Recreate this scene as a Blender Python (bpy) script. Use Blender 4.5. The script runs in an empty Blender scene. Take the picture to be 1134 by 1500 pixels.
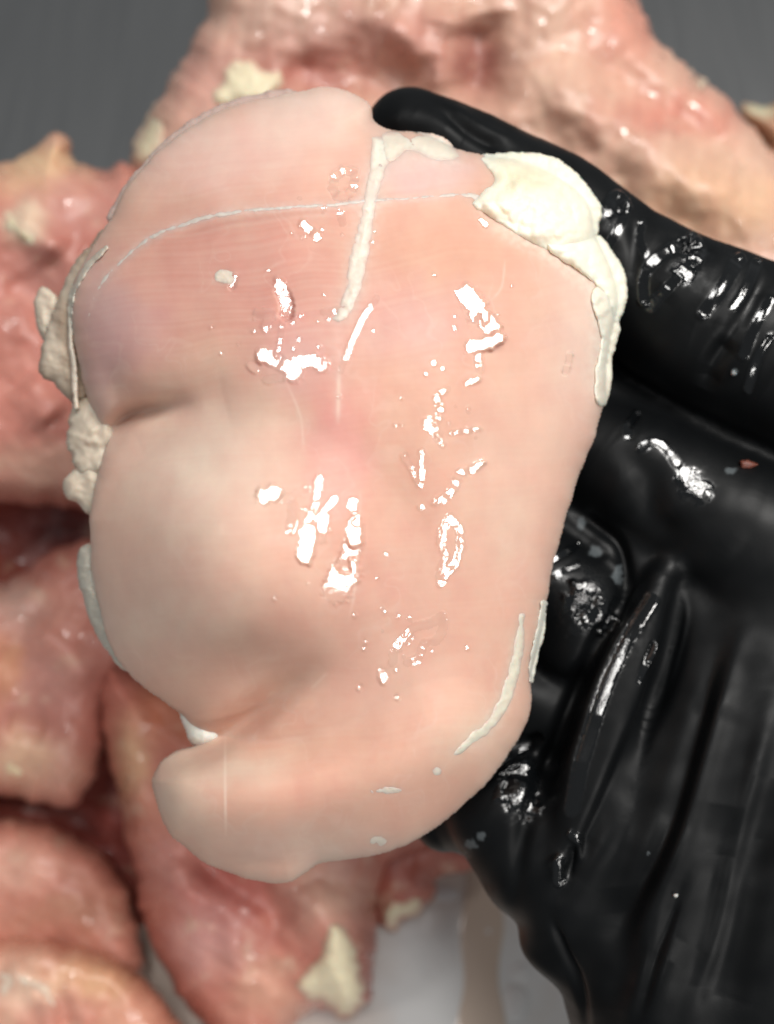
import bpy, math
import numpy as np
from mathutils import Matrix, Vector

# ------------------------------------------------------------------ camera, world, lamps
PW, PH, FPX, D = 1134.0, 1500.0, 1299.0, 14.0      # photo size, focal length in px, cm from lens to the held thigh
TILT = math.radians(22)
CAMH = 29.5                                        # cm above the table top
sc = bpy.context.scene
CM = 0.01
Mcw = Matrix.Translation((0, 0, CAMH * CM)) @ Matrix.Rotation(TILT, 4, 'X')
R3 = np.array(Mcw.to_3x3())
CAMPOS = np.array([0, 0, CAMH])

def cw(p):
    """camera-aligned cm (origin at the thigh) -> world metres"""
    p = np.asarray(p, float).reshape(-1, 3) - np.array([0, 0, D])
    return (p @ R3.T + CAMPOS) * CM

cam = bpy.data.cameras.new('camera')
cam_o = bpy.data.objects.new('camera', cam)
sc.collection.objects.link(cam_o)
cam_o.matrix_world = Mcw
cam.sensor_fit = 'VERTICAL'
cam.sensor_height = 36.0
cam.lens = 36.0 * FPX / PH
cam.clip_start, cam.clip_end = 0.005, 50
cam.dof.use_dof = True
cam.dof.focus_distance = 0.130
cam.dof.aperture_fstop = 10.0
sc.camera = cam_o

w = bpy.data.worlds.new('World')
sc.world = w
w.use_nodes = True
w.node_tree.nodes['Background'].inputs[0].default_value = (0.93, 0.97, 1.0, 1)
w.node_tree.nodes['Background'].inputs[1].default_value = 0.20
sc.view_settings.view_transform = 'Standard'
sc.view_settings.look = 'None'
sc.view_settings.exposure = 0.0

def lamp(name, pos, target, sx, sy, watts, col):
    l = bpy.data.lights.new(name, 'AREA')
    l.shape = 'RECTANGLE'
    l.size, l.size_y, l.energy, l.color = sx, sy, watts, col
    o = bpy.data.objects.new(name, l)
    sc.collection.objects.link(o)
    p, t = Vector(cw(pos)[0]), Vector(cw(target)[0])
    z = (p - t).normalized()
    y = Vector(R3[:, 1]); x = y.cross(z).normalized(); y = z.cross(x)
    m = Matrix((x, y, z)).transposed().to_4x4(); m.translation = p
    o.matrix_world = m
    return o

L1 = (54, 56, 95)
L2 = (4, 66, 108)
lamp('unseen_lamp', L1, (0, 0, 1), 0.27, 0.35, 12.5, (1.0, 0.97, 0.93))
lamp('unseen_lamp', L2, (0, 0, 1), 0.18, 0.33, 5.2, (1.0, 0.98, 0.95))
L3 = (56, -30, 112)  # added lamp out of view, placed for the lower thigh highlights
lamp('unseen_lamp', L3, (0, 0, 1), 0.14, 0.18, 2.5, (1.0, 0.97, 0.93))
L4 = (-74, 38, 108)  # added lamp out of view, for the upper left highlights
lamp('unseen_lamp', L4, (0, 0, 1), 0.13, 0.17, 2.0, (1.0, 0.98, 0.95))
L5 = (42, -90, 92)  # added low lamp behind the camera, for the bottom highlights
lamp('unseen_lamp', L5, (0, 0, 1), 0.10, 0.15, 1.4, (1.0, 0.98, 0.95))
L6 = (98, -62, 100)  # added lamp out of view, for the ring highlight on the right
lamp('unseen_lamp', L6, (0, 0, 1), 0.12, 0.16, 2.2, (1.0, 0.97, 0.93))
LAMPS = (L1, L2, L3, L4, L5, L6)
sc.cycles.use_denoising = True
sc.cycles.max_bounces = 8
sc.cycles.caustics_reflective = False
sc.cycles.caustics_refractive = False

# ------------------------------------------------------------------ numeric helpers
rng = np.random.default_rng(7)
_perm = np.random.default_rng(3).permutation(256)
_perm = np.concatenate([_perm, _perm, _perm])
_grad = np.random.default_rng(5).normal(size=(256, 3)); _grad /= np.linalg.norm(_grad, axis=1)[:, None]

def noise(x, y, z=0.0):
    x, y, z = np.broadcast_arrays(np.asarray(x, float), np.asarray(y, float), np.asarray(z, float))
    xi, yi, zi = np.floor(x).astype(int), np.floor(y).astype(int), np.floor(z).astype(int)
    xf, yf, zf = x - xi, y - yi, z - zi
    u, v, q = [t * t * t * (t * (t * 6 - 15) + 10) for t in (xf, yf, zf)]
    xi &= 255; yi &= 255; zi &= 255
    def g(i, j, k):
        h = _perm[_perm[_perm[(xi + i) & 255] + ((yi + j) & 255)] + ((zi + k) & 255)]
        gr = _grad[h]
        return gr[..., 0] * (xf - i) + gr[..., 1] * (yf - j) + gr[..., 2] * (zf - k)
    def L(a, b, t): return a + (b - a) * t
    a = L(L(g(0, 0, 0), g(1, 0, 0), u), L(g(0, 1, 0), g(1, 1, 0), u), v)
    b = L(L(g(0, 0, 1), g(1, 0, 1), u), L(g(0, 1, 1), g(1, 1, 1), u), v)
    return L(a, b, q) * 1.6

def fbm(x, y, z=0.0, n=4):
    s, a, f = 0, 1.0, 1.0
    for i in range(n):
        s = s + a * noise(x * f + 7.3 * i, y * f - 3.1 * i, np.asarray(z) * f + 1.7 * i)
        a *= 0.5; f *= 2.03
    return s

_jit = np.random.default_rng(9).random((64, 64, 2))
def cauli(x, y):
    """rounded knobbly lumps, 1 in the middle of a lump and 0 in the seams"""
    xi, yi = np.floor(x).astype(int), np.floor(y).astype(int); best = np.full(np.shape(x), 9.0)
    for i in (-1, 0, 1):
        for j in (-1, 0, 1):
            jt = _jit[(xi + i) & 63, (yi + j) & 63]
            best = np.minimum(best, (xi + i + jt[..., 0] - x) ** 2 + (yi + j + jt[..., 1] - y) ** 2)
    return np.clip(1 - best / 0.75, 0, 1)

def sstep(a, b, x):
    t = np.clip((x - a) / (b - a), 0, 1)
    return t * t * (3 - 2 * t)

def smax(a, b, k):
    h = np.clip(0.5 + 0.5 * (a - b) / k, 0, 1)
    return b + (a - b) * h + k * h * (1 - h)

def catmull(pts, closed=True, spacing=3.0):
    p = np.asarray(pts, float); n = len(p); out = []
    for i in range(n if closed else n - 1):
        if closed: p0, p1, p2, p3 = p[i - 1], p[i], p[(i + 1) % n], p[(i + 2) % n]
        else: p0, p1, p2, p3 = p[max(i - 1, 0)], p[i], p[i + 1], p[min(i + 2, n - 1)]
        m = max(1, int(np.hypot(*(p2 - p1)[:2]) / spacing))
        t = (np.arange(m) / m)[:, None]
        a = np.sqrt(max(np.linalg.norm(p1 - p0), 1e-6)); b = np.sqrt(max(np.linalg.norm(p2 - p1), 1e-6)); c = np.sqrt(max(np.linalg.norm(p3 - p2), 1e-6))
        t1 = (p2 - p0) / (a + b) * b if np.any(p0 != p1) else (p2 - p1)
        t2 = (p3 - p1) / (b + c) * b if np.any(p3 != p2) else (p2 - p1)
        out.append((2*t**3 - 3*t**2 + 1) * p1 + (t**3 - 2*t**2 + t) * t1 + (-2*t**3 + 3*t**2) * p2 + (t**3 - t**2) * t2)
    if not closed: out.append(p[-1:])
    return np.concatenate(out)

def seg_near(px, py, poly, closed):
    """distance to a polyline, nearest point and running parameter, chunked"""
    a = np.asarray(poly, float)[:, :2]
    b = np.roll(a, -1, 0) if closed else a[1:]
    if not closed: a = a[:-1]
    d = b - a; L2_ = np.maximum((d ** 2).sum(1), 1e-9)
    N = len(px); dist = np.empty(N); nx = np.empty(N); ny = np.empty(N); par = np.empty(N)
    for s in range(0, N, 8000):
        X = px[s:s+8000, None]; Y = py[s:s+8000, None]
        t = np.clip(((X - a[:, 0]) * d[:, 0] + (Y - a[:, 1]) * d[:, 1]) / L2_, 0, 1)
        qx = a[:, 0] + t * d[:, 0]; qy = a[:, 1] + t * d[:, 1]
        dd = (X - qx) ** 2 + (Y - qy) ** 2
        i = dd.argmin(1); r = np.arange(len(i))
        dist[s:s+8000] = np.sqrt(dd[r, i]); nx[s:s+8000] = qx[r, i]; ny[s:s+8000] = qy[r, i]
        par[s:s+8000] = (i + t[r, i]) / len(a)
    return dist, nx, ny, par

def inside(px, py, poly):
    a = np.asarray(poly, float)[:, :2]; b = np.roll(a, -1, 0)
    r = np.zeros(len(px), bool)
    for (x0, y0), (x1, y1) in zip(a, b):
        if y0 == y1: continue
        m = (py >= min(y0, y1)) & (py < max(y0, y1))
        if m.any():
            r[m] ^= px[m] < x0 + (py[m] - y0) / (y1 - y0) * (x1 - x0)
    return r

def sdf(px, py, poly):
    d, nx, ny, _ = seg_near(px, py, poly, True)
    return np.where(inside(px, py, poly), d, -d), nx, ny

def line_d(px, py, pts, pad, widths=None):
    """distance to an open polyline evaluated only inside its padded box, and its parameter"""
    q = np.asarray(pts, float)
    d = np.full(len(px), 1e6); t = np.zeros(len(px))
    m = (px > q[:, 0].min() - pad) & (px < q[:, 0].max() + pad) & (py > q[:, 1].min() - pad) & (py < q[:, 1].max() + pad)
    if m.any():
        if len(q) == 1: d[m] = np.hypot(px[m] - q[0, 0], py[m] - q[0, 1])
        else:
            dd, _, _, tt = seg_near(px[m], py[m], q, False); d[m] = dd; t[m] = tt
    return d, t

def bump(px, py, pts, width, fade=True):
    d, t = line_d(px, py, catmull(pts, False, 6) if len(pts) > 2 else pts, width * 3.2)
    g = np.exp(-(d / width) ** 2)
    if fade and len(pts) > 1: g = g * np.minimum(1, 4 * np.minimum(t, 1 - t) + 0.15)
    return g

def to_cm(px, py, z):
    s = (D - z) / FPX
    return np.stack([(px - PW / 2) * s, (PH / 2 - py) * s, z], 1)

def to_px(p):
    s = FPX / (D - p[:, 2])
    return p[:, 0] * s + PW / 2, PH / 2 - p[:, 1] * s

# ------------------------------------------------------------------ mesh helpers
def link(name, me, parent=None, mat=None):
    o = bpy.data.objects.new(name, me)
    sc.collection.objects.link(o)
    if parent is not None: o.parent = parent
    if mat and me: me.materials.append(mat)
    return o

def tag(o, label=None, cat=None, group=None, kind=None):
    for k, v in (('label', label), ('category', cat), ('group', group), ('kind', kind)):
        if v: o[k] = v
    return o

def make_mesh(name, co, faces, attrs=None, smooth=True):
    """co in world metres; quads (n,4)"""
    me = bpy.data.meshes.new(name)
    faces = np.asarray(faces)
    me.vertices.add(len(co)); me.vertices.foreach_set('co', np.asarray(co, np.float32).ravel())
    k = faces.shape[1]
    me.loops.add(faces.size); me.loops.foreach_set('vertex_index', faces.astype(np.int32).ravel())
    me.polygons.add(len(faces)); me.polygons.foreach_set('loop_start', np.arange(0, faces.size, k, dtype=np.int32))
    me.update(calc_edges=True)
    me.polygons.foreach_set('use_smooth', np.full(len(faces), smooth))
    for n, v in (attrs or {}).items():
        v = np.asarray(v, np.float32)
        if v.ndim == 2:
            a = me.attributes.new(n, 'FLOAT_COLOR', 'POINT')
            a.data.foreach_set('color', np.concatenate([v, np.ones((len(v), 1), np.float32)], 1).ravel())
        else:
            a = me.attributes.new(n, 'FLOAT', 'POINT'); a.data.foreach_set('value', v)
    me.validate()
    return me

def slab(outline, top, back, step=2.0, wob=0.0, wobs=25.0, seed=0.0, zedge=None):
    """closed organic sheet: outline in px, top(px,py,s), back(px,py,s), zedge(px,py) -> px,py,z,faces,top mask"""
    o = catmull(outline, True, max(3.0, step))
    if wob:
        t = np.roll(o, -1, 0) - np.roll(o, 1, 0); t /= np.linalg.norm(t, axis=1)[:, None] + 1e-9
        nz = fbm(o[:, 0] / wobs, o[:, 1] / wobs, seed, 3) * wob
        o = o + np.stack([-t[:, 1], t[:, 0]], 1) * nz[:, None]
    xs = np.arange(o[:, 0].min() - step * 2, o[:, 0].max() + step * 2.1, step)
    ys = np.arange(o[:, 1].min() - step * 2, o[:, 1].max() + step * 2.1, step)
    gx, gy = np.meshgrid(xs, ys); sh = gx.shape
    px, py = gx.ravel(), gy.ravel()
    s, nx, ny = sdf(px, py, o)
    keep = s > -0.5 * step
    bd = keep & (s < 0.5 * step)
    px[bd], py[bd] = nx[bd], ny[bd]
    s[bd] = 0
    idx = np.arange(px.size).reshape(sh)
    q = np.stack([idx[:-1, :-1], idx[1:, :-1], idx[1:, 1:], idx[:-1, 1:]], -1).reshape(-1, 4)
    q = q[keep[q].all(1) & ~bd[q].all(1)]
    used = np.unique(q)
    remap = np.full(px.size, -1); remap[used] = np.arange(len(used))
    q = remap[q]; px, py, s, bd = px[used], py[used], s[used], bd[used]
    n = len(px)
    inn = ~bd
    zt = top(px, py, s); zb = back(px, py, s)
    ze = zedge(px, py) if zedge is not None else 0.5 * (zt + zb)
    zt = np.where(bd, ze, zt)
    low = np.full(n, -1); low[bd] = np.where(bd)[0]; low[inn] = n + np.arange(inn.sum())
    PX = np.concatenate([px, px[inn]]); PY = np.concatenate([py, py[inn]])
    Z = np.concatenate([zt, np.minimum(zb[inn], zt[inn] - 0.005)])
    F = np.concatenate([q, low[q][:, ::-1]])
    T = np.concatenate([np.ones(n), np.zeros(inn.sum())])
    S = np.concatenate([s, s[inn]])
    return PX, PY, Z, F, T, S

def lip(s, wdt):
    t = np.clip(s / wdt, 0, 1)
    return np.sqrt(np.maximum(0, 1 - (1 - t) ** 2))

def strip_outline(pts, widths, n=1):
    p = np.asarray(pts, float); wv = np.asarray(widths, float)
    c = catmull(np.column_stack([p, wv]), False, 8)
    t = np.gradient(c[:, :2], axis=0); t /= np.linalg.norm(t, axis=1)[:, None]
    nrm = np.stack([-t[:, 1], t[:, 0]], 1)
    return np.concatenate([c[:, :2] + nrm * c[:, 2:3], (c[:, :2] - nrm * c[:, 2:3])[::-1]])

def paint(px, py, base, patches, seed=0.0):
    """surface colour: base plus soft patches ((px,py,rx,ry,colour,strength))"""
    c = np.tile(np.asarray(base, float), (len(px), 1))
    wx = fbm(px / 60, py / 60, seed, 3) * 18; wy = fbm(px / 60 + 31, py / 60, seed, 3) * 18
    for (x, y, rx, ry, col, st) in patches:
        m = np.exp(-(((px + wx - x) / rx) ** 2 + ((py + wy - y) / ry) ** 2) ** 1.3) * st
        c = c * (1 - m[:, None]) + np.asarray(col) * m[:, None]
    return c

# ------------------------------------------------------------------ materials
def new_mat(name):
    m = bpy.data.materials.new(name); m.use_nodes = True
    nt = m.node_tree
    return m, nt, nt.nodes['Principled BSDF']

def meat_mat(name, wet_rough=0.08, dry_rough=0.5, sss=0.35, bump_s=0.15, nscale=900, spec=0.5, dry_spec=0.5, var=0.12, sss_scale=0.004, streak=0.0):
    m, nt, b = new_mat(name)
    N, Lk = nt.nodes, nt.links
    at = N.new('ShaderNodeAttribute'); at.attribute_name = 'Col'
    tc = N.new('ShaderNodeTexCoord')
    n1 = N.new('ShaderNodeTexNoise'); n1.inputs['Scale'].default_value = 160; n1.inputs['Detail'].default_value = 6; n1.inputs['Roughness'].default_value = 0.65
    Lk.new(tc.outputs['Object'], n1.inputs['Vector'])
    mr = N.new('ShaderNodeMapRange'); mr.inputs[1].default_value = 0.3; mr.inputs[2].default_value = 0.7
    mr.inputs[3].default_value = 1 - var; mr.inputs[4].default_value = 1 + var
    Lk.new(n1.outputs['Fac'], mr.inputs[0])
    mul = N.new('ShaderNodeVectorMath'); mul.operation = 'SCALE'
    Lk.new(at.outputs['Color'], mul.inputs[0]); Lk.new(mr.outputs[0], mul.inputs['Scale'])
    Lk.new(mul.outputs[0], b.inputs['Base Color'])
    wt = N.new('ShaderNodeAttribute'); wt.attribute_name = 'wet'
    n2 = N.new('ShaderNodeTexNoise'); n2.inputs['Scale'].default_value = nscale; n2.inputs['Detail'].default_value = 5; n2.inputs['Roughness'].default_value = 0.7
    Lk.new(tc.outputs['Object'], n2.inputs['Vector'])
    ad = N.new('ShaderNodeMath'); ad.operation = 'MULTIPLY_ADD'; ad.inputs[1].default_value = 0.9; 
    Lk.new(n2.outputs['Fac'], ad.inputs[0]); Lk.new(wt.outputs['Fac'], ad.inputs[2])
    r = N.new('ShaderNodeMapRange'); r.inputs[1].default_value = 0.86; r.inputs[2].default_value = 1.0
    r.inputs[3].default_value = dry_rough; r.inputs[4].default_value = wet_rough
    Lk.new(ad.outputs[0], r.inputs[0]); Lk.new(r.outputs[0], b.inputs['Roughness'])
    bp = N.new('ShaderNodeBump'); bp.inputs['Strength'].default_value = bump_s; bp.inputs['Distance'].default_value = 0.0008
    Lk.new(n2.outputs['Fac'], bp.inputs['Height']); Lk.new(bp.outputs[0], b.inputs['Normal'])
    b.inputs['Subsurface Weight'].default_value = sss
    b.inputs['Subsurface Radius'].default_value = (1.0, 0.45, 0.3)
    b.inputs['Subsurface Scale'].default_value = sss_scale
    r2 = N.new('ShaderNodeMapRange'); r2.inputs[1].default_value = 0.86; r2.inputs[2].default_value = 1.0
    r2.inputs[3].default_value = dry_spec; r2.inputs[4].default_value = spec
    Lk.new(ad.outputs[0], r2.inputs[0]); Lk.new(r2.outputs[0], b.inputs['Specular IOR Level'])
    return m

M_thigh = meat_mat('raw_thigh_meat', 0.05, 0.40, 0.42, 0.02, 500, 1.0, 0.13, 0.04)
M_fat = meat_mat('yellowish_fat', 0.15, 0.42, 0.4, 0.12, 500, 0.5, 0.3, 0.05)
M_pile = meat_mat('raw_pile_meat', 0.10, 0.38, 0.25, 0.12, 250, 0.7, 0.4, 0.07, 0.003)
M_pilefat = meat_mat('pile_fat', 0.12, 0.4, 0.3, 0.2, 300, 0.5, 0.4, 0.1)

def glove_mat():
    m, nt, b = new_mat('black_nitrile')
    N, Lk = nt.nodes, nt.links
    tc = N.new('ShaderNodeTexCoord')
    at = N.new('ShaderNodeAttribute'); at.attribute_name = 'Col'
    Lk.new(at.outputs['Color'], b.inputs['Base Color'])
    n2 = N.new('ShaderNodeTexNoise'); n2.inputs['Scale'].default_value = 2300; n2.inputs['Detail'].default_value = 1; n2.inputs['Roughness'].default_value = 0.6
    Lk.new(tc.outputs['Object'], n2.inputs['Vector'])
    bp = N.new('ShaderNodeBump'); bp.inputs['Distance'].default_value = 0.0005; gr = N.new('ShaderNodeAttribute'); gr.attribute_name = 'grain'; ma = N.new('ShaderNodeMath'); ma.operation = 'MULTIPLY_ADD'; ma.inputs[1].default_value = 0.16; ma.inputs[2].default_value = 0.02; Lk.new(gr.outputs['Fac'], ma.inputs[0]); Lk.new(ma.outputs[0], bp.inputs['Strength'])
    Lk.new(n2.outputs['Fac'], bp.inputs['Height']); Lk.new(bp.outputs[0], b.inputs['Normal'])
    n3 = N.new('ShaderNodeTexNoise'); n3.inputs['Scale'].default_value = 120; n3.inputs['Detail'].default_value = 4
    Lk.new(tc.outputs['Object'], n3.inputs['Vector'])
    r = N.new('ShaderNodeMapRange'); r.inputs[1].default_value = 0.35; r.inputs[2].default_value = 0.65; r.inputs[3].default_value = 0.06; r.inputs[4].default_value = 0.15
    Lk.new(n3.outputs['Fac'], r.inputs[0])
    mt = N.new('ShaderNodeAttribute'); mt.attribute_name = 'matte'
    m1 = N.new('ShaderNodeMath'); m1.operation = 'MULTIPLY_ADD'; m1.inputs[1].default_value = 0.40
    Lk.new(mt.outputs['Fac'], m1.inputs[0]); Lk.new(r.outputs[0], m1.inputs[2]); Lk.new(m1.outputs[0], b.inputs['Roughness'])
    m2 = N.new('ShaderNodeMath'); m2.operation = 'MULTIPLY_ADD'; m2.inputs[1].default_value = -0.59; m2.inputs[2].default_value = 0.70
    Lk.new(mt.outputs['Fac'], m2.inputs[0]); Lk.new(m2.outputs[0], b.inputs['Specular IOR Level'])
    return m
M_glove = glove_mat()

def board_mat():
    m, nt, b = new_mat('wet_white_board')
    N, Lk = nt.nodes, nt.links
    tc = N.new('ShaderNodeTexCoord')
    n = N.new('ShaderNodeTexNoise'); n.inputs['Scale'].default_value = 18; n.inputs['Detail'].default_value = 5
    Lk.new(tc.outputs['Object'], n.inputs['Vector'])
    cr = N.new('ShaderNodeValToRGB'); cr.color_ramp.elements[0].position = 0.38; cr.color_ramp.elements[1].position = 0.62
    cr.color_ramp.elements[0].color = (0.58, 0.49, 0.42, 1); cr.color_ramp.elements[1].color = (0.64, 0.645, 0.64, 1)
    Lk.new(n.outputs['Fac'], cr.inputs[0]); Lk.new(cr.outputs[0], b.inputs['Base Color'])
    b.inputs['Roughness'].default_value = 0.22
    n2 = N.new('ShaderNodeTexNoise'); n2.inputs['Scale'].default_value = 90; n2.inputs['Detail'].default_value = 4
    Lk.new(tc.outputs['Object'], n2.inputs['Vector'])
    bp = N.new('ShaderNodeBump'); bp.inputs['Strength'].default_value = 0.25; bp.inputs['Distance'].default_value = 0.002
    Lk.new(n2.outputs['Fac'], bp.inputs['Height']); Lk.new(bp.outputs[0], b.inputs['Normal'])
    return m

def steel_mat():
    m, nt, b = new_mat('brushed_steel')
    N, Lk = nt.nodes, nt.links
    tc = N.new('ShaderNodeTexCoord')
    mp = N.new('ShaderNodeMapping'); mp.inputs['Scale'].default_value = (400, 12, 12)
    Lk.new(tc.outputs['Object'], mp.inputs[0])
    n = N.new('ShaderNodeTexNoise'); n.inputs['Scale'].default_value = 1.0; n.inputs['Detail'].default_value = 4
    Lk.new(mp.outputs[0], n.inputs['Vector'])
    r = N.new('ShaderNodeMapRange'); r.inputs[3].default_value = 0.3; r.inputs[4].default_value = 0.45
    Lk.new(n.outputs['Fac'], r.inputs[0]); Lk.new(r.outputs[0], b.inputs['Roughness'])
    b.inputs['Base Color'].default_value = (0.36, 0.36, 0.36, 1)
    b.inputs['Metallic'].default_value = 1.0
    return m

# ------------------------------------------------------------------ setting: steel table and white board
def grid_sheet(x0, x1, y0, y1, z0, z1, r, name, mat, kind=None):
    import bmesh
    bm = bmesh.new()
    bmesh.ops.create_cube(bm, size=1)
    for v in bm.verts:
        v.co = ((x0 + x1) / 2 + v.co.x * (x1 - x0), (y0 + y1) / 2 + v.co.y * (y1 - y0), (z0 + z1) / 2 + v.co.z * (z1 - z0))
    bmesh.ops.bevel(bm, geom=bm.edges[:], offset=r, segments=3, affect='EDGES')
    me = bpy.data.meshes.new(name); bm.to_mesh(me); bm.free()
    return link(name, me, None, mat)

table = grid_sheet(-1.2, 1.2, -0.6, 1.4, -0.04, 0.0, 0.004, 'steel_table', steel_mat())
tag(table, 'dull grey brushed steel table top under the white board', 'table')
board = grid_sheet(-0.22, 0.20, -0.14, 0.115, 0.0005, 0.013, 0.004, 'cutting_board', board_mat())
tag(board, 'wet white plastic cutting board below the gloved hand', 'cutting board')

# ------------------------------------------------------------------ the held thigh
OUT = [(490,128),(520,138),(545,155),(549,178),(575,190),(625,198),(665,216),(705,228),(760,235),(820,262),(862,300),(872,345),(895,395),(905,440),(895,490),(888,540),(886,590),
       (872,635),(852,690),(836,737),(821,790),(807,840),(800,890),(790,940),(779,985),(778,1030),(765,1075),(742,1110),(710,1150),(680,1180),(640,1210),(600,1235),
       (560,1250),(520,1257),(470,1265),(443,1281),(416,1295),(378,1290),(338,1279),(300,1262),(264,1236),(240,1205),(226,1170),(222,1142),(234,1116),(258,1100),(284,1092),(296,1082),
       (280,1064),(262,1044),(238,1027),(200,998),(166,955),(147,900),(136,840),(132,785),(134,740),(141,700),(150,668),(158,642),(146,618),(130,590),(116,535),(106,480),(104,440),(112,405),
       (128,375),(152,335),(182,280),(222,230),(272,190),(332,158),(402,140),(452,132)]
OUTC = catmull(OUT, True, 4)
_gx = np.arange(10, 980, 4.0); _gy = np.arange(80, 1350, 4.0)
_X, _Y = np.meshgrid(_gx, _gy)
SG = sdf(_X.ravel(), _Y.ravel(), OUTC)[0].reshape(_X.shape)
def blur(a, sig):
    k = np.exp(-0.5 * (np.arange(-int(3 * sig), int(3 * sig) + 1) / sig) ** 2); k /= k.sum(); m = len(k) // 2
    f = lambda v: np.convolve(np.pad(v, m, mode='edge'), k, 'valid')
    return np.apply_along_axis(f, 1, np.apply_along_axis(f, 0, a))
SGB = blur(SG, 8.0)
def sample(g, px, py):
    x = np.clip((px - _gx[0]) / 4.0, 0, len(_gx) - 1.001); y = np.clip((py - _gy[0]) / 4.0, 0, len(_gy) - 1.001)
    i, j = x.astype(int), y.astype(int); u, v = x - i, y - j
    return (g[j, i] * (1 - u) + g[j, i + 1] * u) * (1 - v) + (g[j + 1, i] * (1 - u) + g[j + 1, i + 1] * u) * v

def thigh_H(px, py):
    A = 2.35 - 1.05 * ((px - 530) / 400) ** 2 - 0.75 * np.where(py < 620, ((py - 620) / 480) ** 2, ((py - 620) / 640) ** 2)
    A = np.maximum(A, 0.4)
    # broad muscle swells on the body
    A = A + 0.08 * np.exp(-((px - 680) / 140) ** 2 - ((py - 700) / 320) ** 2) - 0.04 * np.exp(-((px - 560) / 60) ** 2 - ((py - 760) / 260) ** 2)
    A = A - 0.16 * np.exp(-((px - 640) / 140) ** 2 - ((py - 360) / 50) ** 2)
    A = A + 0.14 * np.exp(-((px - 330) / 130) ** 2 - ((py - 250) / 70) ** 2)
    A = A + 0.20 * np.exp(-((px - 190) / 70) ** 2 - ((py - 500) / 90) ** 2)
    # lower left ball of muscle
    rr = ((px - 340) / np.where(px < 340, 228, 330)) ** 2 + ((py - 835) / 262) ** 2
    B = 2.92 - 2.15 * rr
    kk = 0.10 + 0.9 * sstep(200, 400, px)
    H = smax(A - 1.0 * np.exp(-((px - 340) / 240) ** 2 - ((py - 960) / 230) ** 2) - 0.25 * np.exp(-((px - 150) / 120) ** 2 - ((py - 640) / 60) ** 2), B, np.maximum(kk, 0.08))
    # tongue along the bottom
    d, t = line_d(px, py, catmull([(270,1170),(360,1176),(460,1172),(560,1145),(660,1080)], False, 6), 260)
    C = 2.12 - 1.5 * (d / 118) ** 2
    H = smax(H, C, 0.06 + 0.6 * sstep(340, 560, px))
    # creases
    H = H - 0.85 * bump(px, py, [(100,668),(150,640),(172,622),(195,608),(240,598),(300,590)], 16, False) * 1.15 * sstep(300, 170, px)
    H = H - 0.30 * bump(px, py, [(140,640),(200,607),(290,590),(380,570)], 42) * sstep(420, 200, px)
    H = H - 0.75 * bump(px, py, [(240,1112),(300,1090),(340,1066),(385,1036),(430,1005),(510,965)], 22, False) * sstep(500, 340, px)
    H = H - 0.36 * np.exp(-((px - 365) / 105) ** 2 - ((py - 990) / 56) ** 2)
    H = H + 0.06 * bump(px, py, [(140,455),(170,400),(240,350),(330,318),(430,305),(520,297),(640,288)], 10)
    H = H - 0.10 * bump(px, py, [(150,520),(170,575),(220,590)], 22)
    H = H + 0.022 * fbm(px / 110, py / 110, 2.0, 2) + 0.0025 * fbm(px / 22, py / 22, 5.0, 2)
    # fine fibre under the film
    fib = noise(px / 160 + 0.03 * py, (py + 0.10 * px) / 7.0, 3.0)
    H = H + 0.006 * fib * np.exp(-((px - 400) / 130) ** 2 - ((py - 400) / 100) ** 2)
    return H

def thigh_mid(px, py):
    return -0.25 - 0.35 * ((px - 520) / 400) ** 2 - 0.25 * ((py - 700) / 560) ** 2

WET = []   # (points, half width)
def W(wd, *pts): WET.append((list(pts), wd * 1.18 + 0.4))
W(7,(410,415),(415,432),(421,445),(420,460)); W(3,(414,470),(410,505),(406,520)); W(8,(385,520),(405,528),(425,540),(445,530),(460,528),(472,535)); W(12,(430,543)); W(4,(390,556),(425,552))
W(5,(378,460),(395,458),(390,480)); W(4,(475,457),(505,453)); W(5,(368,535),(374,540)); W(3,(552,437),(531,465),(513,505),(500,542))
W(4.5,(488,277),(490,258),(505,250),(520,252),(519,272),(508,288),(493,287),(487,275)); W(5,(445,328),(455,338),(465,347)); W(4,(499,312),(502,326)); W(3,(345,405),(340,420))
W(9,(387,727),(402,722)); W(4,(415,733),(450,716)); W(6,(430,740),(428,765),(425,775)); W(4,(468,700),(462,735),(447,775)); W(9,(452,780),(447,815)); W(3,(465,760),(490,730)); W(5,(470,790),(475,765))
W(5,(516,735),(522,765)); W(8,(521,765),(519,790)); W(11,(517,795),(510,825)); W(17,(505,838),(494,862))
W(12,(683,432),(697,448),(702,462)); W(10,(712,468),(722,485)); W(7,(690,508),(715,503),(730,495)); W(4,(700,515),(702,542)); W(3,(685,562),(700,555))
W(3,(645,577),(656,570)); W(4,(640,582),(646,600),(640,618)); W(7,(628,620),(640,635)); W(4,(640,640),(648,652)); W(3,(662,635),(700,628))
W(3.5,(592,668),(605,690),(615,710)); W(3,(618,660),(618,685),(616,708)); W(4.5,(638,735),(655,728),(668,710),(672,692),(690,690),(705,678)); W(4,(618,743))
W(4.5,(660,760),(648,775),(646,795),(653,815),(645,840),(645,855),(655,840),(668,828),(675,800),(674,775),(660,757))
W(4.5,(575,970),(577,955),(590,935),(607,918),(630,914),(648,902),(650,920),(640,938),(622,943),(612,965),(598,970)); W(5,(560,985),(561,995)); W(3,(582,1022)); W(3,(527,1008)); W(3,(835,520),(828,545)); W(3,(705,322),(712,330))
N_MAIN = len(WET)
for _ in range(120):
    cx, cy = [(420,470),(430,540),(450,770),(505,840),(690,480),(630,620),(600,960),(500,310)][rng.integers(8)]
    W(float(rng.uniform(1.2, 2.8)), (float(cx + rng.normal() * 42), float(cy + rng.normal() * 42)))

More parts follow.
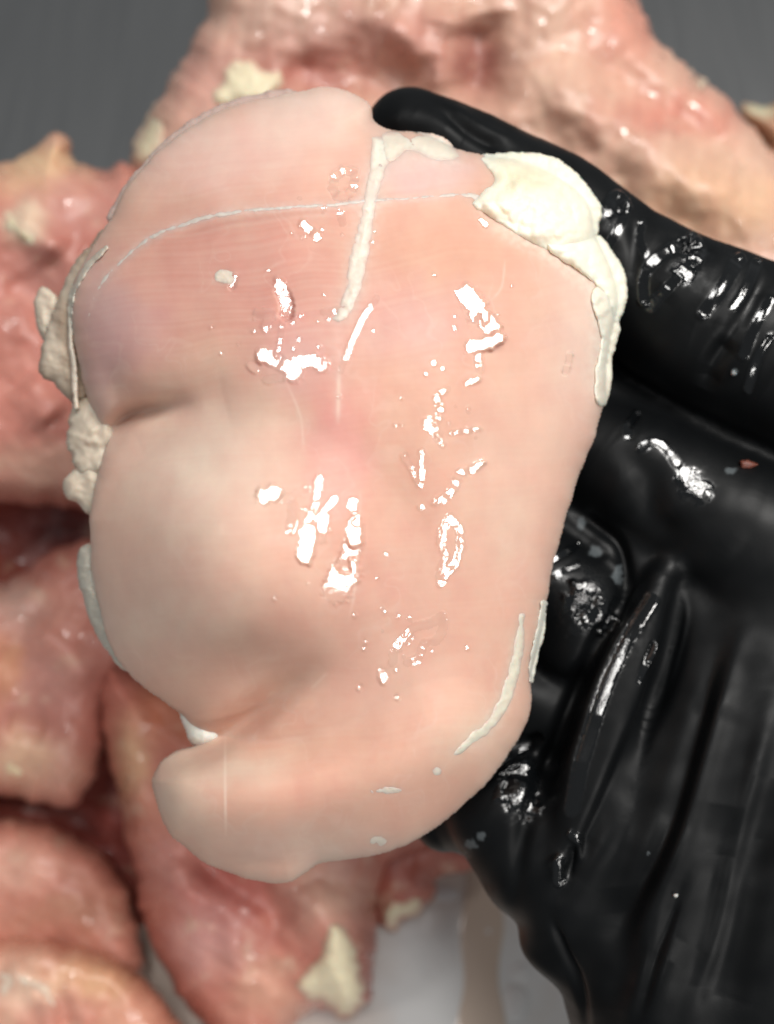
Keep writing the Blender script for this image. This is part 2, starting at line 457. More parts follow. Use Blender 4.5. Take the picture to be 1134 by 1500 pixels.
def wet_film(px, py):
    """raised beads and trickles of juice with flat wet faces: wet mask and height in cm"""
    m = np.zeros(len(px)); h = np.zeros(len(px))
    nz = fbm(px / 8, py / 8, 11.0, 3)
    for n_, ((pts, wd), (C, G, G0, Z0)) in enumerate(zip(WET, FACETS)):
        d, _ = line_d(px, py, pts, wd + 16)
        on_ = d < wd * 2 + 8
        if not on_.any(): continue
        if n_ >= N_MAIN: on_ &= m < 0.05
        if not on_.any(): continue
        x, y = px[on_], py[on_]
        k = np.clip((d[on_] + nz[on_] * wd * 0.34) / (wd * 1.25 + 1.0), 0, 1)
        acc = 0; ws = 0
        wid = 0.55 * wd + 1.5 + (2.5 if G0 is None else 0)
        if G0 is not None: base = thigh_top(x, y)
        for n, c in enumerate(C):
            q = np.exp(-((x - c[0]) ** 2 + (y - c[1]) ** 2) / wid ** 2) + 1e-9
            e = G[n][0] * (x - c[0]) + G[n][1] * (y - c[1])
            if G0 is not None: e = e + 0.8 * (Z0[n] + G0[n][0] * (x - c[0]) + G0[n][1] * (y - c[1]) - base)
            acc = acc + q * e; ws = ws + q
        t = (acc / ws) * 1.0 + 0.002 * nz[on_] * min(1, 6 / wd)
        f = sstep(1.0, 0.75, k)
        hh = f * (t + 0.0018 * wd ** 0.6) 
        m[on_] = np.maximum(m[on_], sstep(1.0, 0.7, k))
        big = np.abs(hh) > np.abs(h[on_])
        h[on_] = np.where(big, hh, h[on_])
    return m, h

def thigh_top(px, py, s=None):
    if s is None: s = sample(SG, px, py)
    s = np.maximum(s, 0)
    e = np.sqrt(1 - np.exp(-s / 14.0))
    l = e * (0.38 + 0.62 * (1 - np.exp(-np.maximum(sample(SGB, px, py) + 12, 0) / 105.0)) * 1.10)
    # thin sheet-like upper rim
    return thigh_mid(px, py) + l * thigh_H(px, py)

def lamp_slope(P, zz, g0):
    """extra slope (dz per photo pixel) that turns a small wet face towards the nearest lamp"""
    v = np.array([0, 0, D]) - P; v /= np.linalg.norm(v, axis=1)[:, None]
    cand = []
    for Lp in LAMPS:
        l = np.array(Lp) - P; l /= np.linalg.norm(l, axis=1)[:, None]
        hv = l + v; sc_ = (D - zz) / FPX
        cand.append(np.stack([-hv[:, 0] / hv[:, 2] * sc_, hv[:, 1] / hv[:, 2] * sc_], 1) - g0)
    return cand[int(np.argmin([np.linalg.norm(c.mean(0)) for c in cand]))]

FACETS = []
for pts, wd in WET:
    q = catmull(pts, False, 4) if len(pts) > 2 else (np.linspace(pts[0], pts[1], 12) if len(pts) == 2 else np.array(pts, float))
    span = max(2.6 * wd, 15.0 if wd < 8.2 else 34.0)
    stepn = max(1, int(round(len(q) / max(1, round(np.linalg.norm(np.diff(q, axis=0), axis=1).sum() / span))))) if len(q) > 1 else 1
    C = q[stepn // 2 if len(q) > stepn else 0::stepn]
    x, y = C[:, 0].astype(float), C[:, 1].astype(float); e = 5.0
    zz = thigh_top(x, y)
    P = to_cm(x, y, zz)
    g0 = np.stack([(thigh_top(x + e, y) - thigh_top(x - e, y)) / (2 * e), (thigh_top(x, y + e) - thigh_top(x, y - e)) / (2 * e)], 1)
    g = lamp_slope(P, zz, g0)
    flat = True
    if len(q) > 1 and wd < 8.2:
        C2 = q; x2 = np.array([np.argmin(((C - c) ** 2).sum(1)) for c in C2])
        tg = np.gradient(C2, axis=0); tg /= np.linalg.norm(tg, axis=1)[:, None] + 1e-9
        along = np.abs((g[x2] * tg).sum(1)) * FPX / 12.0
        if np.degrees(np.arctan(along.mean())) < 8:   # thin trickles only lean sideways, so they stay smooth along their length
            g = g[x2]; g = g - tg * (g * tg).sum(1)[:, None]; C = C2; flat = False
    g = g * np.minimum(1, 0.0062 / (np.linalg.norm(g, axis=1)[:, None] + 1e-9))
    FACETS.append((C, g, g0 if flat else None, zz if flat else None))

def thigh_top_f(px, py, s):
    return thigh_top(px, py, s) + wet_film(px, py)[1]

def thigh_back(px, py, s):
    return thigh_mid(px, py) - 1.0 * lip(s, 150) + 0.12 * fbm(px / 70, py / 70, 9.0, 3)

px, py, z, F, T, S = slab(OUT, thigh_top_f, thigh_back, 2.0, 2.6, 48, 1.0, zedge=thigh_mid)
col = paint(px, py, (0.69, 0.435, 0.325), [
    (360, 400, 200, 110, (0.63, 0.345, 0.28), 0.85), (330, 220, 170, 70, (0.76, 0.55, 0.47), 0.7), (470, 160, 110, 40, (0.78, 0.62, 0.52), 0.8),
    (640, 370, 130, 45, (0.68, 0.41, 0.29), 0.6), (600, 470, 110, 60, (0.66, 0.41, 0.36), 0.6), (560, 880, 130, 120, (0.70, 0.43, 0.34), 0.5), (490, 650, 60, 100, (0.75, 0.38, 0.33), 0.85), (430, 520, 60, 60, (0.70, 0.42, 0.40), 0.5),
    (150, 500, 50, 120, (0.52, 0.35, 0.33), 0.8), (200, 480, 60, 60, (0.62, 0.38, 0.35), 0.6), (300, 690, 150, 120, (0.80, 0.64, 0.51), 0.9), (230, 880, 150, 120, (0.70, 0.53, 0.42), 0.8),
    (370, 960, 110, 50, (0.64, 0.44, 0.34), 0.4), (330, 1120, 90, 35, (0.75, 0.62, 0.48), 0.8), (260, 1180, 60, 70, (0.70, 0.57, 0.44), 0.7), (430, 1240, 160, 40, (0.66, 0.51, 0.41), 0.6),  # first patch paints shade into the valley below the ball
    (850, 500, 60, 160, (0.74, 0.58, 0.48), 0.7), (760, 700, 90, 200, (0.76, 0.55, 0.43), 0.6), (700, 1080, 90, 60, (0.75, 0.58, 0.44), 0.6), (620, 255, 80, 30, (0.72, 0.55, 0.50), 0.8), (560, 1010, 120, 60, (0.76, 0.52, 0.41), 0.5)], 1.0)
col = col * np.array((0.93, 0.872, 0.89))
fibre = noise(px / 170 + 0.03 * py, (py + 0.10 * px + 14 * noise(px / 120, py / 120, 2.0)) / 5.5, 3.0)
fm = np.exp(-((px - 370) / 190) ** 2 - ((py - 400) / 110) ** 2)
col = col * (1 + np.array((0.03, 0.11, 0.11)) * (fibre * (0.25 + fm))[:, None])
mot = fbm(px / 55, py / 80, 14.0, 4)
col = col * (1 + np.array((0.02, 0.08, 0.075)) * mot[:, None])
wb = 1 - np.abs(fbm(px / 80 + 0.4 * noise(px / 30, py / 30), py / 130, 17.0, 3)) * 9
wb = np.clip(wb, 0, 1)[:, None] * 0.13 * sstep(0.0, 0.6, noise(px / 140, py / 140, 23.0) + 0.3)[:, None]
col = col * (1 - wb) + np.array((0.74, 0.60, 0.52)) * wb
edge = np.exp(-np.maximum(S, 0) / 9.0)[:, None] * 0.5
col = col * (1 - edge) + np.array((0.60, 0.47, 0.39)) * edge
# pale tissue that the sinew, seams and fat grow out of
SEAM = [(128,470),(140,432),(165,395),(215,352),(270,328),(330,313),(410,305),(480,301),(540,294),(610,290),(680,285),(706,292)]
TEND = [(562,200),(556,235),(545,280),(536,330),(525,378),(517,425),(500,462),(484,468)]
for pts, wd, st, cc in ((SEAM, 5, 0.55, (0.72, 0.55, 0.48)), (SEAM, 14, 0.18, (0.72, 0.56, 0.50)), (TEND, 22, 0.40, (0.74, 0.60, 0.52)), (TEND, 12, 0.4, (0.76, 0.63, 0.54)), ([(764,898),(752,985),(738,1030),(715,1065),(690,1085),(656,1115)], 15, 0.5, (0.76, 0.62, 0.51)),
                        ([(690,290),(715,320),(745,342),(790,366),(830,392),(866,430),(874,480),(870,560),(880,600)], 13, 0.55, (0.78, 0.68, 0.58)), ([(560,215),(600,226),(650,236),(700,240)], 16, 0.5, (0.74, 0.60, 0.54)), ([(497,470),(497,540),(495,625)], 9, 0.25, (0.74, 0.58, 0.52))):
    rg = 0.7 + 0.5 * fbm(px / 10, py / 10, 51.0, 3)
    g = np.clip(bump(px, py, pts, wd) * rg, 0, 1)[:, None] * st
    col = col * (1 - g) + np.array(cc) * g
# pale film veins
for pts, wd, st in (([(330,745),(335,1000)],1,0), ([(528,720),(520,860),(512,905)],2.2,0.35), ([(497,540),(495,620)],3.0,0.5), ([(330,1075),(330,1150),(331,1225)],2.0,0.55), ([(455,1010),(480,985)],2,0.2), ([(740,380),(735,420),(720,440)],1.6,0.3), ([(420,560),(440,610),(445,660)],2,0.3)):
    g = bump(px, py, pts, wd)[:, None] * st
    col = col * (1 - g) + np.array((0.80, 0.66, 0.55)) * g
wet = wet_film(px, py)[0] * T
root = bpy.data.objects.new('chicken_thigh', None); sc.collection.objects.link(root)
root.location = cw((0, -0.5, -0.6))[0]; root.empty_display_size = 0.02
tag(root, 'large pale skinless raw chicken thigh held up in the black gloved hand', 'chicken thigh')
ORG = np.array(root.location)

def add_part(name, px, py, z, F, col, wet, mat, parent, org, label=None):
    me = make_mesh(name, cw(to_cm(px, py, z)) - org, F, {'Col': col, 'wet': wet})
    o = link(name, me, parent, mat)
    if label: o['label'] = label
    return o

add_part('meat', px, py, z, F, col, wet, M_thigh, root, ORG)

def lump_part(name, outline, zmid, h, wdt, colr, patches, mat, parent, org, step=2.0, wob=2.0, wobs=14, lump=0.05, lscale=22, seed=0.0, backh=0.25, label=None, wetv=None, cells=0.0, H=None, blend=None, bcol=(0.69, 0.49, 0.41)):
    def top(px, py, s):
        q = zmid(px, py) + lip(s, wdt) * (h + lump * fbm(px / lscale, py / lscale, seed, 3) + (cells * (cauli(px / lscale + seed + 0.25 * noise(px / 20, py / 20), py / lscale + 0.25 * noise(px / 20, py / 20, 4.0)) + 0.4 * cauli(px / lscale * 2.3, py / lscale * 2.3 + seed)) if cells else 0))
        if H is not None: q = q + lip(s, wdt) * H(px, py)
        return q
    def back(px, py, s): return zmid(px, py) - backh * lip(s, wdt)
    px, py, z, F, T, S = slab(outline, top, back, step, wob, wobs, seed, zedge=zmid)
    c = paint(px, py, colr, patches, seed)
    c = c * (1 + 0.06 * fbm(px / 12, py / 12, seed, 3))[:, None]
    if blend:
        e = (1 - sstep(0, blend, S + 2.5 * fbm(px / 9, py / 9, seed + 2, 2)))[:, None]
        c = c * (1 - e) + np.array(bcol) * e
    wt = sstep(0.15, 0.5, fbm(px / 25, py / 25, seed + 3, 2)) * 0.35 if wetv is None else wetv(px, py)
    return add_part(name, px, py, z, F, np.clip(c, 0, 0.95), wt, mat, parent, org, label)

on = lambda off: (lambda px, py: thigh_top(px, py) + off)
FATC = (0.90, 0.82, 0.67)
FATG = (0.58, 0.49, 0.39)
lump_part('fat_lump', [(702,230),(735,224),(790,225),(830,240),(858,268),(880,300),(880,325),(872,352),(845,362),(808,372),(775,355),(745,338),(715,318),(690,300),(702,284),(722,262)], on(-0.10), 0.24, 60, FATC, [(770,265,50,30,(0.79,0.71,0.49),0.7)], M_fat, root, ORG, lump=0.05, lscale=40, seed=3.1, cells=0.17, label='thick cream fat lump at the upper corner')
lump_part('fat_lump', [(800,356),(845,350),(876,345),(893,362),(914,395),(919,428),(912,462),(900,475),(888,440),(866,412),(840,392),(815,378)], on(-0.06), 0.26, 40, FATC, [], M_fat, root, ORG, lump=0.04, lscale=34, seed=5.7, cells=0.10)
lump_part('fat_tag', [(864,432),(876,418),(892,425),(902,450),(908,480),(897,525),(896,560),(886,594),(872,590),(872,540),(880,500),(872,465)], on(-0.03), 0.15, 12, (0.78,0.70,0.58), [(880,570,20,30,(0.74,0.62,0.52),0.8)], M_fat, root, ORG, lump=0.05, lscale=18, seed=8.2)
lump_part('tendon', strip_outline([(562,200),(556,235),(545,280),(536,330),(525,378),(517,425),(500,462),(484,468)], [20,15,12,13,15,13,10,3]), on(-0.025), 0.055, 20, (0.76,0.62,0.53), [(560,215,30,40,(0.80,0.72,0.60),0.9)], M_fat, root, ORG, blend=10, lump=0.025, lscale=12, seed=2.2, wob=2.0, backh=0.15)
lump_part('membrane', [(560,196),(600,194),(640,197),(664,214),(676,232),(640,236),(600,222),(575,240),(560,232)], on(-0.03), 0.07, 14, (0.76,0.65,0.54), [], M_fat, root, ORG, blend=9, lump=0.03, lscale=14, seed=4.4)
lump_part('film_seam', strip_outline([(128,470),(140,432),(165,395),(215,352),(270,328),(330,313),(410,305),(480,301),(540,294),(610,290),(680,285),(706,292)], [2.5,3,3.5,4,4.5,4,3.5,3.5,3.5,3,4,6]), on(-0.02), 0.026, 5, (0.74,0.58,0.50), [], M_fat, root, ORG, blend=3, step=1.5, wob=1.2, wobs=10, lump=0.012, lscale=10, seed=6.6, backh=0.1)
lump_part('film_seam', strip_outline([(112,600),(108,540),(103,480),(104,440),(116,410),(135,383),(158,361)], [4,5,4,4,5,5,3]), on(0.0), 0.08, 5, (0.56,0.47,0.39), [], M_fat, root, ORG, step=1.5, wob=1.5, wobs=12, lump=0.02, lscale=12, seed=7.7, backh=0.2)
lump_part('fat_strip', strip_outline([(764,898),(762,930),(752,985),(738,1030),(715,1065),(690,1085),(656,1115)], [5,8,10,10,9,9,3]), on(-0.035), 0.06, 9, (0.76,0.66,0.53), [], M_fat, root, ORG, blend=7, lump=0.02, lscale=14, seed=9.1, backh=0.15)
lump_part('fat_strip', strip_outline([(797,880),(793,920),(782,965),(778,1000)], [4,6,6,3]), on(0.0), 0.08, 6, (0.80,0.70,0.58), [], M_fat, root, ORG, step=1.5, lump=0.02, lscale=14, seed=9.6, backh=0.15)
for k, (cx, cy, rx, ry) in enumerate(((330,405,18,13),(570,1158,22,7),(640,1130,9,8),(545,1160,5,4),(555,1232,16,10))):
    a = np.linspace(0, 2*np.pi, 10)[:-1]
    lump_part('fat_speck', list(zip(cx + rx*np.cos(a), cy + ry*np.sin(a))), on(-0.02), 0.03, 8, (0.78,0.61,0.50), [], M_fat, root, ORG, blend=6, step=1.5, wob=2.5, wobs=9, lump=0.01, lscale=9, seed=10.0+k, backh=0.1)
# flaps that hang behind the left edge
zf = lambda c, sx: (lambda px, py: c + sx * (px - 120) / 100)
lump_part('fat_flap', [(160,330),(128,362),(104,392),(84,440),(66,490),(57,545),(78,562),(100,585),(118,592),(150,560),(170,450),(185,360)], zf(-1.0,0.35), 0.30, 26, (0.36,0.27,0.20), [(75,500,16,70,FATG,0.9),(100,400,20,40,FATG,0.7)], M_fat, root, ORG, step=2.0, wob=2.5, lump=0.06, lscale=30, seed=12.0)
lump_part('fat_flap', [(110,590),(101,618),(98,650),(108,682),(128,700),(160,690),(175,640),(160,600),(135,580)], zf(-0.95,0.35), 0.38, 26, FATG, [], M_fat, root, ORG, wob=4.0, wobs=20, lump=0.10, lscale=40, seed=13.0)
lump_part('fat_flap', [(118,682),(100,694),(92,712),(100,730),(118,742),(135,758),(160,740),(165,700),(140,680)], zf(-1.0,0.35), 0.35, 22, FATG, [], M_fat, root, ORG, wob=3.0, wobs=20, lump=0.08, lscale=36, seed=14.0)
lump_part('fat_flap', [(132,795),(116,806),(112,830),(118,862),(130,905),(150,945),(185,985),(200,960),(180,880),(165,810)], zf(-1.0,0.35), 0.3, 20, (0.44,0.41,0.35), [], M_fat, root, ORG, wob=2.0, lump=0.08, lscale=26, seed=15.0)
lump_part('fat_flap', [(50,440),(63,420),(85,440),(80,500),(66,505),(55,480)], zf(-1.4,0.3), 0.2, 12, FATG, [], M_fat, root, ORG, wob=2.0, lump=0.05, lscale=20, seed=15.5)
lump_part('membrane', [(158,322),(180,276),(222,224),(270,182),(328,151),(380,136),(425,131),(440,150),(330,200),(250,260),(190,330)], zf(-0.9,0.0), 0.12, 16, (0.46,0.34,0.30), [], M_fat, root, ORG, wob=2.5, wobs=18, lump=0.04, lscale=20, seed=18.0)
lump_part('cartilage', [(262,1030),(268,1062),(284,1092),(315,1096),(335,1070),(325,1035),(290,1015)], zf(-0.75,0.1), 0.42, 26, (0.82,0.78,0.70), [], M_fat, root, ORG, wob=1.5, lump=0.04, lscale=24, seed=16.0, label='small white knob showing in the notch')

# ------------------------------------------------------------------ gloved hand (one continuous skin)
def chain_field(shape_org, vox, dims, chains, k):
    fx = np.full(dims, 9.0, np.float32)
    ox, oy, oz = shape_org
    for ch in chains:
        q = np.array(ch, float)
        c = to_cm(q[:, 0], q[:, 1], q[:, 2]); r = q[:, 3] * (D - q[:, 2]) / FPX
        best = None
        lo = ((c - r[:, None]).min(0) - 0.5 - np.array(shape_org)) / vox
        hi = ((c + r[:, None]).max(0) + 0.5 - np.array(shape_org)) / vox
        lo = np.clip(np.floor(lo).astype(int), 0, None); hi = np.minimum(np.ceil(hi).astype(int), dims)
        if (hi <= lo).any(): continue
        X = (ox + vox * np.arange(lo[0], hi[0]))[:, None, None].astype(np.float32)
        Y = (oy + vox * np.arange(lo[1], hi[1]))[None, :, None].astype(np.float32)
        Z = (oz + vox * np.arange(lo[2], hi[2]))[None, None, :].astype(np.float32)
        d = None
        for i in range(len(c) - 1):
            a, b = c[i], c[i + 1]; e = b - a; L = (e ** 2).sum()
            t = np.clip(((X - a[0]) * e[0] + (Y - a[1]) * e[1] + (Z - a[2]) * e[2]) / L, 0, 1)
            dd = np.sqrt((X - a[0] - t * e[0]) ** 2 + (Y - a[1] - t * e[1]) ** 2 + (Z - a[2] - t * e[2]) ** 2) - (r[i] + t * (r[i + 1] - r[i]))
            d = dd if d is None else np.minimum(d, dd)
        sl = tuple(slice(l, h) for l, h in zip(lo, hi))
        cur = fx[sl]
        kk = k * (3.0 if ch in PALM else 1.0)
        h = np.clip(0.5 + 0.5 * (cur - d) / kk, 0, 1)
        fx[sl] = cur + (d - cur) * h - kk * h * (1 - h)
    return fx

def surface_nets(f, org, vox):
    ins = f < 0
    nx, ny, nz = f.shape
    cnt = np.zeros((nx-1, ny-1, nz-1), np.int8); 
    cs = [(i, j, k) for i in (0, 1) for j in (0, 1) for k in (0, 1)]
    sl = lambda a, c: a[c[0]:nx-1+c[0], c[1]:ny-1+c[1], c[2]:nz-1+c[2]]
    for c in cs: cnt += sl(ins, c)
    act = np.argwhere((cnt > 0) & (cnt < 8))
    vid = np.full(cnt.shape, -1, np.int32); vid[tuple(act.T)] = np.arange(len(act))
    acc = np.zeros((len(act), 3)); num = np.zeros(len(act))
    for a in cs:
        for ax in range(3):
            if a[ax]: continue
            b = list(a); b[ax] = 1
            fa = f[act[:, 0]+a[0], act[:, 1]+a[1], act[:, 2]+a[2]]; fb = f[act[:, 0]+b[0], act[:, 1]+b[1], act[:, 2]+b[2]]
            m = (fa < 0) != (fb < 0)
            t = np.where(m, fa / np.where(fa == fb, 1, fa - fb), 0)
            p = np.tile(np.array(a, float), (len(act), 1)); p[:, ax] += t
            acc[m] += p[m]; num[m] += 1
    co = np.array(org) + vox * (act + acc / num[:, None])
    F = []
    for ax in range(3):
        u, v = (ax + 1) % 3, (ax + 2) % 3
        s0 = [slice(1, -1)] * 3; s0[ax] = slice(0, -1); s1 = list(s0); s1[ax] = slice(1, None)
        A, B = ins[tuple(s0)], ins[tuple(s1)]
        e = np.argwhere(A != B)
        off = np.ones(3, int); off[ax] = 0
        p = e + off
        fl = A[tuple(e.T)]
        def V(du, dv):
            q = p.copy(); q[:, u] -= du; q[:, v] -= dv
            return vid[tuple(q.T)]
        quad = np.stack([V(1, 1), V(0, 1), V(0, 0), V(1, 0)], 1)
        quad[~fl] = quad[~fl][:, ::-1]
        F.append(quad)
    F = np.concatenate(F)
    return co, F[(F >= 0).all(1)]

CH = [
    [(600,200,-2.3,66),(690,246,-2.2,76),(800,315,-2.1,90),(900,395,-2.0,97),(1000,462,-1.9,112),(1120,522,-2.0,126),(1280,600,-2.3,150)],        # upper finger
    [(470,520,-2.5,52),(600,560,-2.5,62),(730,605,-2.6,75),(830,645,-2.6,82),(930,694,-2.1,92),(1050,768,-2.1,112),(1210,860,-2.3,150)],          # second finger, behind the thigh
    [(500,745,-2.5,50),(620,765,-2.5,60),(740,800,-2.4,72),(840,880,-2.0,76),(845,930,-2.1,74),(960,960,-2.4,90)],                                 # third finger
    [(560,960,-2.5,46),(660,985,-2.5,58),(760,1020,-2.5,72),(850,1060,-2.4,85),(960,1080,-2.3,100)],                                               # fourth finger
    [(860,600,-3.0,80),(960,640,-2.9,80),(1080,690,-2.8,90),(1250,740,-2.8,120)],
    [(760,700,-3.1,70),(900,800,-3.0,110),(960,900,-2.8,120),(1000,1000,-2.7,130)],
    [(770,900,-3.1,80),(850,1000,-3.0,110),(880,1150,-2.9,120),(900,1300,-2.7,120)],
    [(640,1120,-3.0,60),(760,1120,-2.9,90),(860,1200,-2.7,120)],
    [(1000,1200,-2.6,180),(1150,1400,-2.5,220)],
    [(655,1195,-2.6,52),(740,1178,-2.1,95),(800,1240,-2.05,110),(900,1280,-2.1,120)],                                                             # lower edge of the hand
    [(992,812,-1.5,14),(968,852,-1.35,24),(938,925,-1.2,38),(893,1050,-1.1,46),(856,1180,-1.05,50),(826,1300,-1.15,55),(810,1372,-1.5,50)],                        # stretched fold
    [(1120,880,-2.3,120),(1090,1060,-1.9,150),(1035,1250,-1.7,180),(1005,1390,-1.6,192),(1060,1560,-1.6,200)],
    [(1250,860,-2.3,140),(1230,1060,-1.7,160),(1190,1250,-1.3,180),(1170,1420,-1.1,190),(1190,1600,-1.1,200),(1290,1950,-1.2,220),(1460,2400,-1.3,230)],
    [(1400,860,-2.2,150),(1380,1100,-1.2,170),(1340,1300,-0.7,190),(1340,1600,-0.5,200),(1440,1950,-0.6,220)],
]
VOX = 0.06
g_org = (-2.4, -19.5, -6.2)
g_dim = (int(15.0 / VOX), int(28.4 / VOX), int(9.2 / VOX))
PALM = CH[-3:]
f = chain_field(g_org, VOX, g_dim, CH, 0.20)
co, gF = surface_nets(f, g_org, VOX)
me = make_mesh('glove_base', co, gF)
tmp = bpy.data.objects.new('tmp', me); sc.collection.objects.link(tmp)
tmp.modifiers.new('s', 'SMOOTH').iterations = 2
tmp.modifiers.new('d', 'SUBSURF').levels = 1
dg = bpy.context.evaluated_depsgraph_get()
ev = tmp.evaluated_get(dg); m2 = ev.to_mesh()
co = np.empty(len(m2.vertices) * 3); m2.vertices.foreach_get('co', co); co = co.reshape(-1, 3)
no = np.empty(len(m2.vertices) * 3); m2.vertices.foreach_get('normal', no); no = no.reshape(-1, 3)
gF = np.empty(len(m2.loops), np.int32); m2.loops.foreach_get('vertex_index', gF); gF = gF.reshape(-1, 4)
ev.to_mesh_clear(); bpy.data.objects.remove(tmp); bpy.data.meshes.remove(me)
px, py = to_px(co)
front = sstep(0.05, 0.5, no[:, 2]) 
RID = [  # ridge and groove lines of the stretched skin: height cm, width px, points
    (-.10, 16, [(1076,500),(1050,530),(1030,570)]), (-.10, 14, [(1128,395),(1085,470),(1040,540)]), (.05, 14, [(1090,374),(1058,420),(1028,462)]), (.06, 26, [(1010,365),(985,400),(960,430)]), (.05, 18, [(905,292),(905,325),(890,362)]), (-.05, 10, [(930,320),(930,370),(925,420)]),
    (-.12, 26, [(900,650),(950,700),(960,760),(1010,800)]),
    (-.16, 9, [(832,742),(870,768),(908,800),(918,850),(914,880)]), (.05, 9, [(880,815),(900,830),(915,850)]),
    (.09, 15, [(952,872),(908,938),(876,1000),(852,1070),(838,1125),(826,1185)]), (-.14, 13, [(940,858),(880,935),(832,1040),(795,1140),(765,1230),(752,1330)]),
    (-.18, 16, [(985,842),(995,880),(985,950),(962,1020),(920,1110),(880,1200),(835,1285),(805,1335)]), (.03, 4, [(1000,860),(1006,900),(992,960),(975,1010)]),
    (-.10, 8, [(770,1095),(796,1080)]), (.08, 12, [(812,1250),(820,1275),(818,1295)]), (.08, 7, [(838,1222),(850,1240),(848,1268)]), (-.10, 8, [(835,1240),(838,1262),(828,1290)]), (-.10, 10, [(690,1155),(740,1110),(790,1075)]),
    (-.18, 40, [(1068,1180),(1050,1300),(1030,1420),(1000,1520)]), (-.18, 36, [(1130,1140),(1100,1300),(1075,1420),(1050,1560)]), (.06, 30, [(975,1010),(930,1130),(890,1230),(850,1290)]),
    (.10, 15, [(1085,930),(1045,1080),(1000,1230),(930,1390)]), (-.10, 14, [(1050,960),(1015,1090),(975,1220),(905,1360)]), (.09, 16, [(1134,1010),(1090,1200),(1050,1380),(1010,1500)]), (-.08, 10, [(1000,1290),(965,1390),(935,1500)]),
    (.08, 34, [(1000,1380),(960,1440),(930,1520)]), (-.10, 28, [(900,1300),(910,1380),(900,1480)]), (-.09, 7, [(806,1345),(830,1400),(848,1440),(860,1510)]),
    (.08, 22, [(560,170),(620,175),(680,200)]), (-.08, 9, [(640,160),(690,196),(740,222)]), (.05, 10, [(650,150),(700,185),(760,212)]), (-.07, 10, [(975,345),(1010,352),(1050,375)]),
]
GLINT = [(8,[(954,880),(918,940),(890,1000),(866,1070),(850,1125),(838,1185)]), (6,[(943,440),(943,410),(950,392),(975,370),(1003,355)]), (5,[(953,450),(975,425),(992,408)]), (11,[(1014,358),(1018,380),(1002,402)]),
    (8,[(892,308),(903,291),(914,303)]), (4,[(914,303),(909,328),(892,358)]), (7,[(1082,382),(1056,425),(1032,458)]), (4,[(1108,386),(1090,430),(1076,450)]), (4.5,[(1128,440),(1106,480),(1090,520)]), (4,[(1128,495),(1110,525),(1096,570)]), (3,[(940,328),(937,350),(946,372)]),
    (5,[(940,655),(960,648),(978,660),(990,678)]), (16,[(1008,704),(1022,716)]), (4,[(932,606),(920,625),(921,638)]),
    (19,[(768,1122),(760,1148),(768,1178)]), (9,[(744,1156),(734,1166)]), (18,[(848,872),(862,890),(880,905)]), (3,[(806,850),(822,838),(846,828)]), (3,[(808,822),(846,798)]), (3,[(735,1132),(757,1121)]), (6,[(820,1260),(820,1290)]), (4,[(838,1222),(849,1230)]), (2.5,[(958,945),(936,998)]), (3,[(733,1118),(768,1098)])]
disp = np.zeros(len(co))
for h, wd, pts in RID:
    disp += h * bump(px, py, pts, wd)
disp *= front
# stretched-skin wrinkling that runs down the hand
ang = 0.45
uu = px * math.cos(ang) + py * math.sin(ang); vv = -px * math.sin(ang) + py * math.cos(ang)
disp += 0.035 * fbm(uu / 120, vv / 320, 1.0, 2)
rid = 1 - np.abs(noise(uu / 45, vv / 210, 8.0)) * 2.2
disp += 0.005 * np.clip(rid, 0, 1) ** 3 * sstep(800, 600, py)
co = co + no * disp[:, None]
px, py = to_px(co)
add = np.zeros(len(co)); lit = np.zeros(len(co))
nzg = fbm(px / 7, py / 7, 31.0, 2); nzw = fbm(px / 15, py / 15, 33.0, 4)
for wd, pts in GLINT:
    q = catmull(pts, False, 4) if len(pts) > 2 else np.linspace(pts[0], pts[1], 10)
    thin = wd < 9
    C = q[::1 if 7.5 < wd < 9 else max(1, int((1.5 if thin else 2.0) * wd / 4))]
    d, _ = line_d(px, py, q, wd + 14)
    near = (d < wd + 10) & (no[:, 2] > 0.1)
    if near.sum() < 20: continue
    zt = np.percentile(co[near, 2], 95)
    near &= co[:, 2] > zt - 0.6
    G = []; Z0 = []
    for c in C:
        m = near & (np.hypot(px - c[0], py - c[1]) < max(10, wd))
        if m.sum() < 6: G.append((0, 0)); Z0.append(zt); continue
        A_ = np.stack([px[m] - c[0], py[m] - c[1], np.ones(m.sum())], 1)
        sol = np.linalg.lstsq(A_, co[m, 2], rcond=None)[0]; G.append(sol[:2]); Z0.append(sol[2])
    G = np.array(G); Z0 = np.array(Z0)
    g = lamp_slope(to_cm(C[:, 0], C[:, 1], Z0), Z0, G)
    g = g * np.minimum(1, 0.022 / (np.linalg.norm(g, axis=1)[:, None] + 1e-9))
    if thin and wd > 7.5 and len(C) > 3:
        tg = np.gradient(C, axis=0); tg /= np.linalg.norm(tg, axis=1)[:, None] + 1e-9
        g = g - tg * (g * tg).sum(1)[:, None]
    x, y = px[near], py[near]; acc = 0; ws = 0
    for c, gg in zip(C, g):
        w_ = np.exp(-((x - c[0]) ** 2 + (y - c[1]) ** 2) / (0.5 * wd + 2) ** 2) + 1e-9
        acc = acc + w_ * (gg[0] * (x - c[0]) + gg[1] * (y - c[1])); ws = ws + w_
    k = np.clip((d[near] + (nzg[near] * wd * 0.2 if thin else nzw[near] * wd * 0.75)) / (wd * 1.4 + 3), 0, 1)
    add[near] += sstep(1.0, 0.6 if thin else 0.25, k) * acc / ws
    lit[near] = np.maximum(lit[near], sstep(1.0, 0.7, k))
co[:, 2] += add
gcol = np.tile(np.array((0.003, 0.0035, 0.004)), (len(co), 1))
sm = np.zeros(len(co))
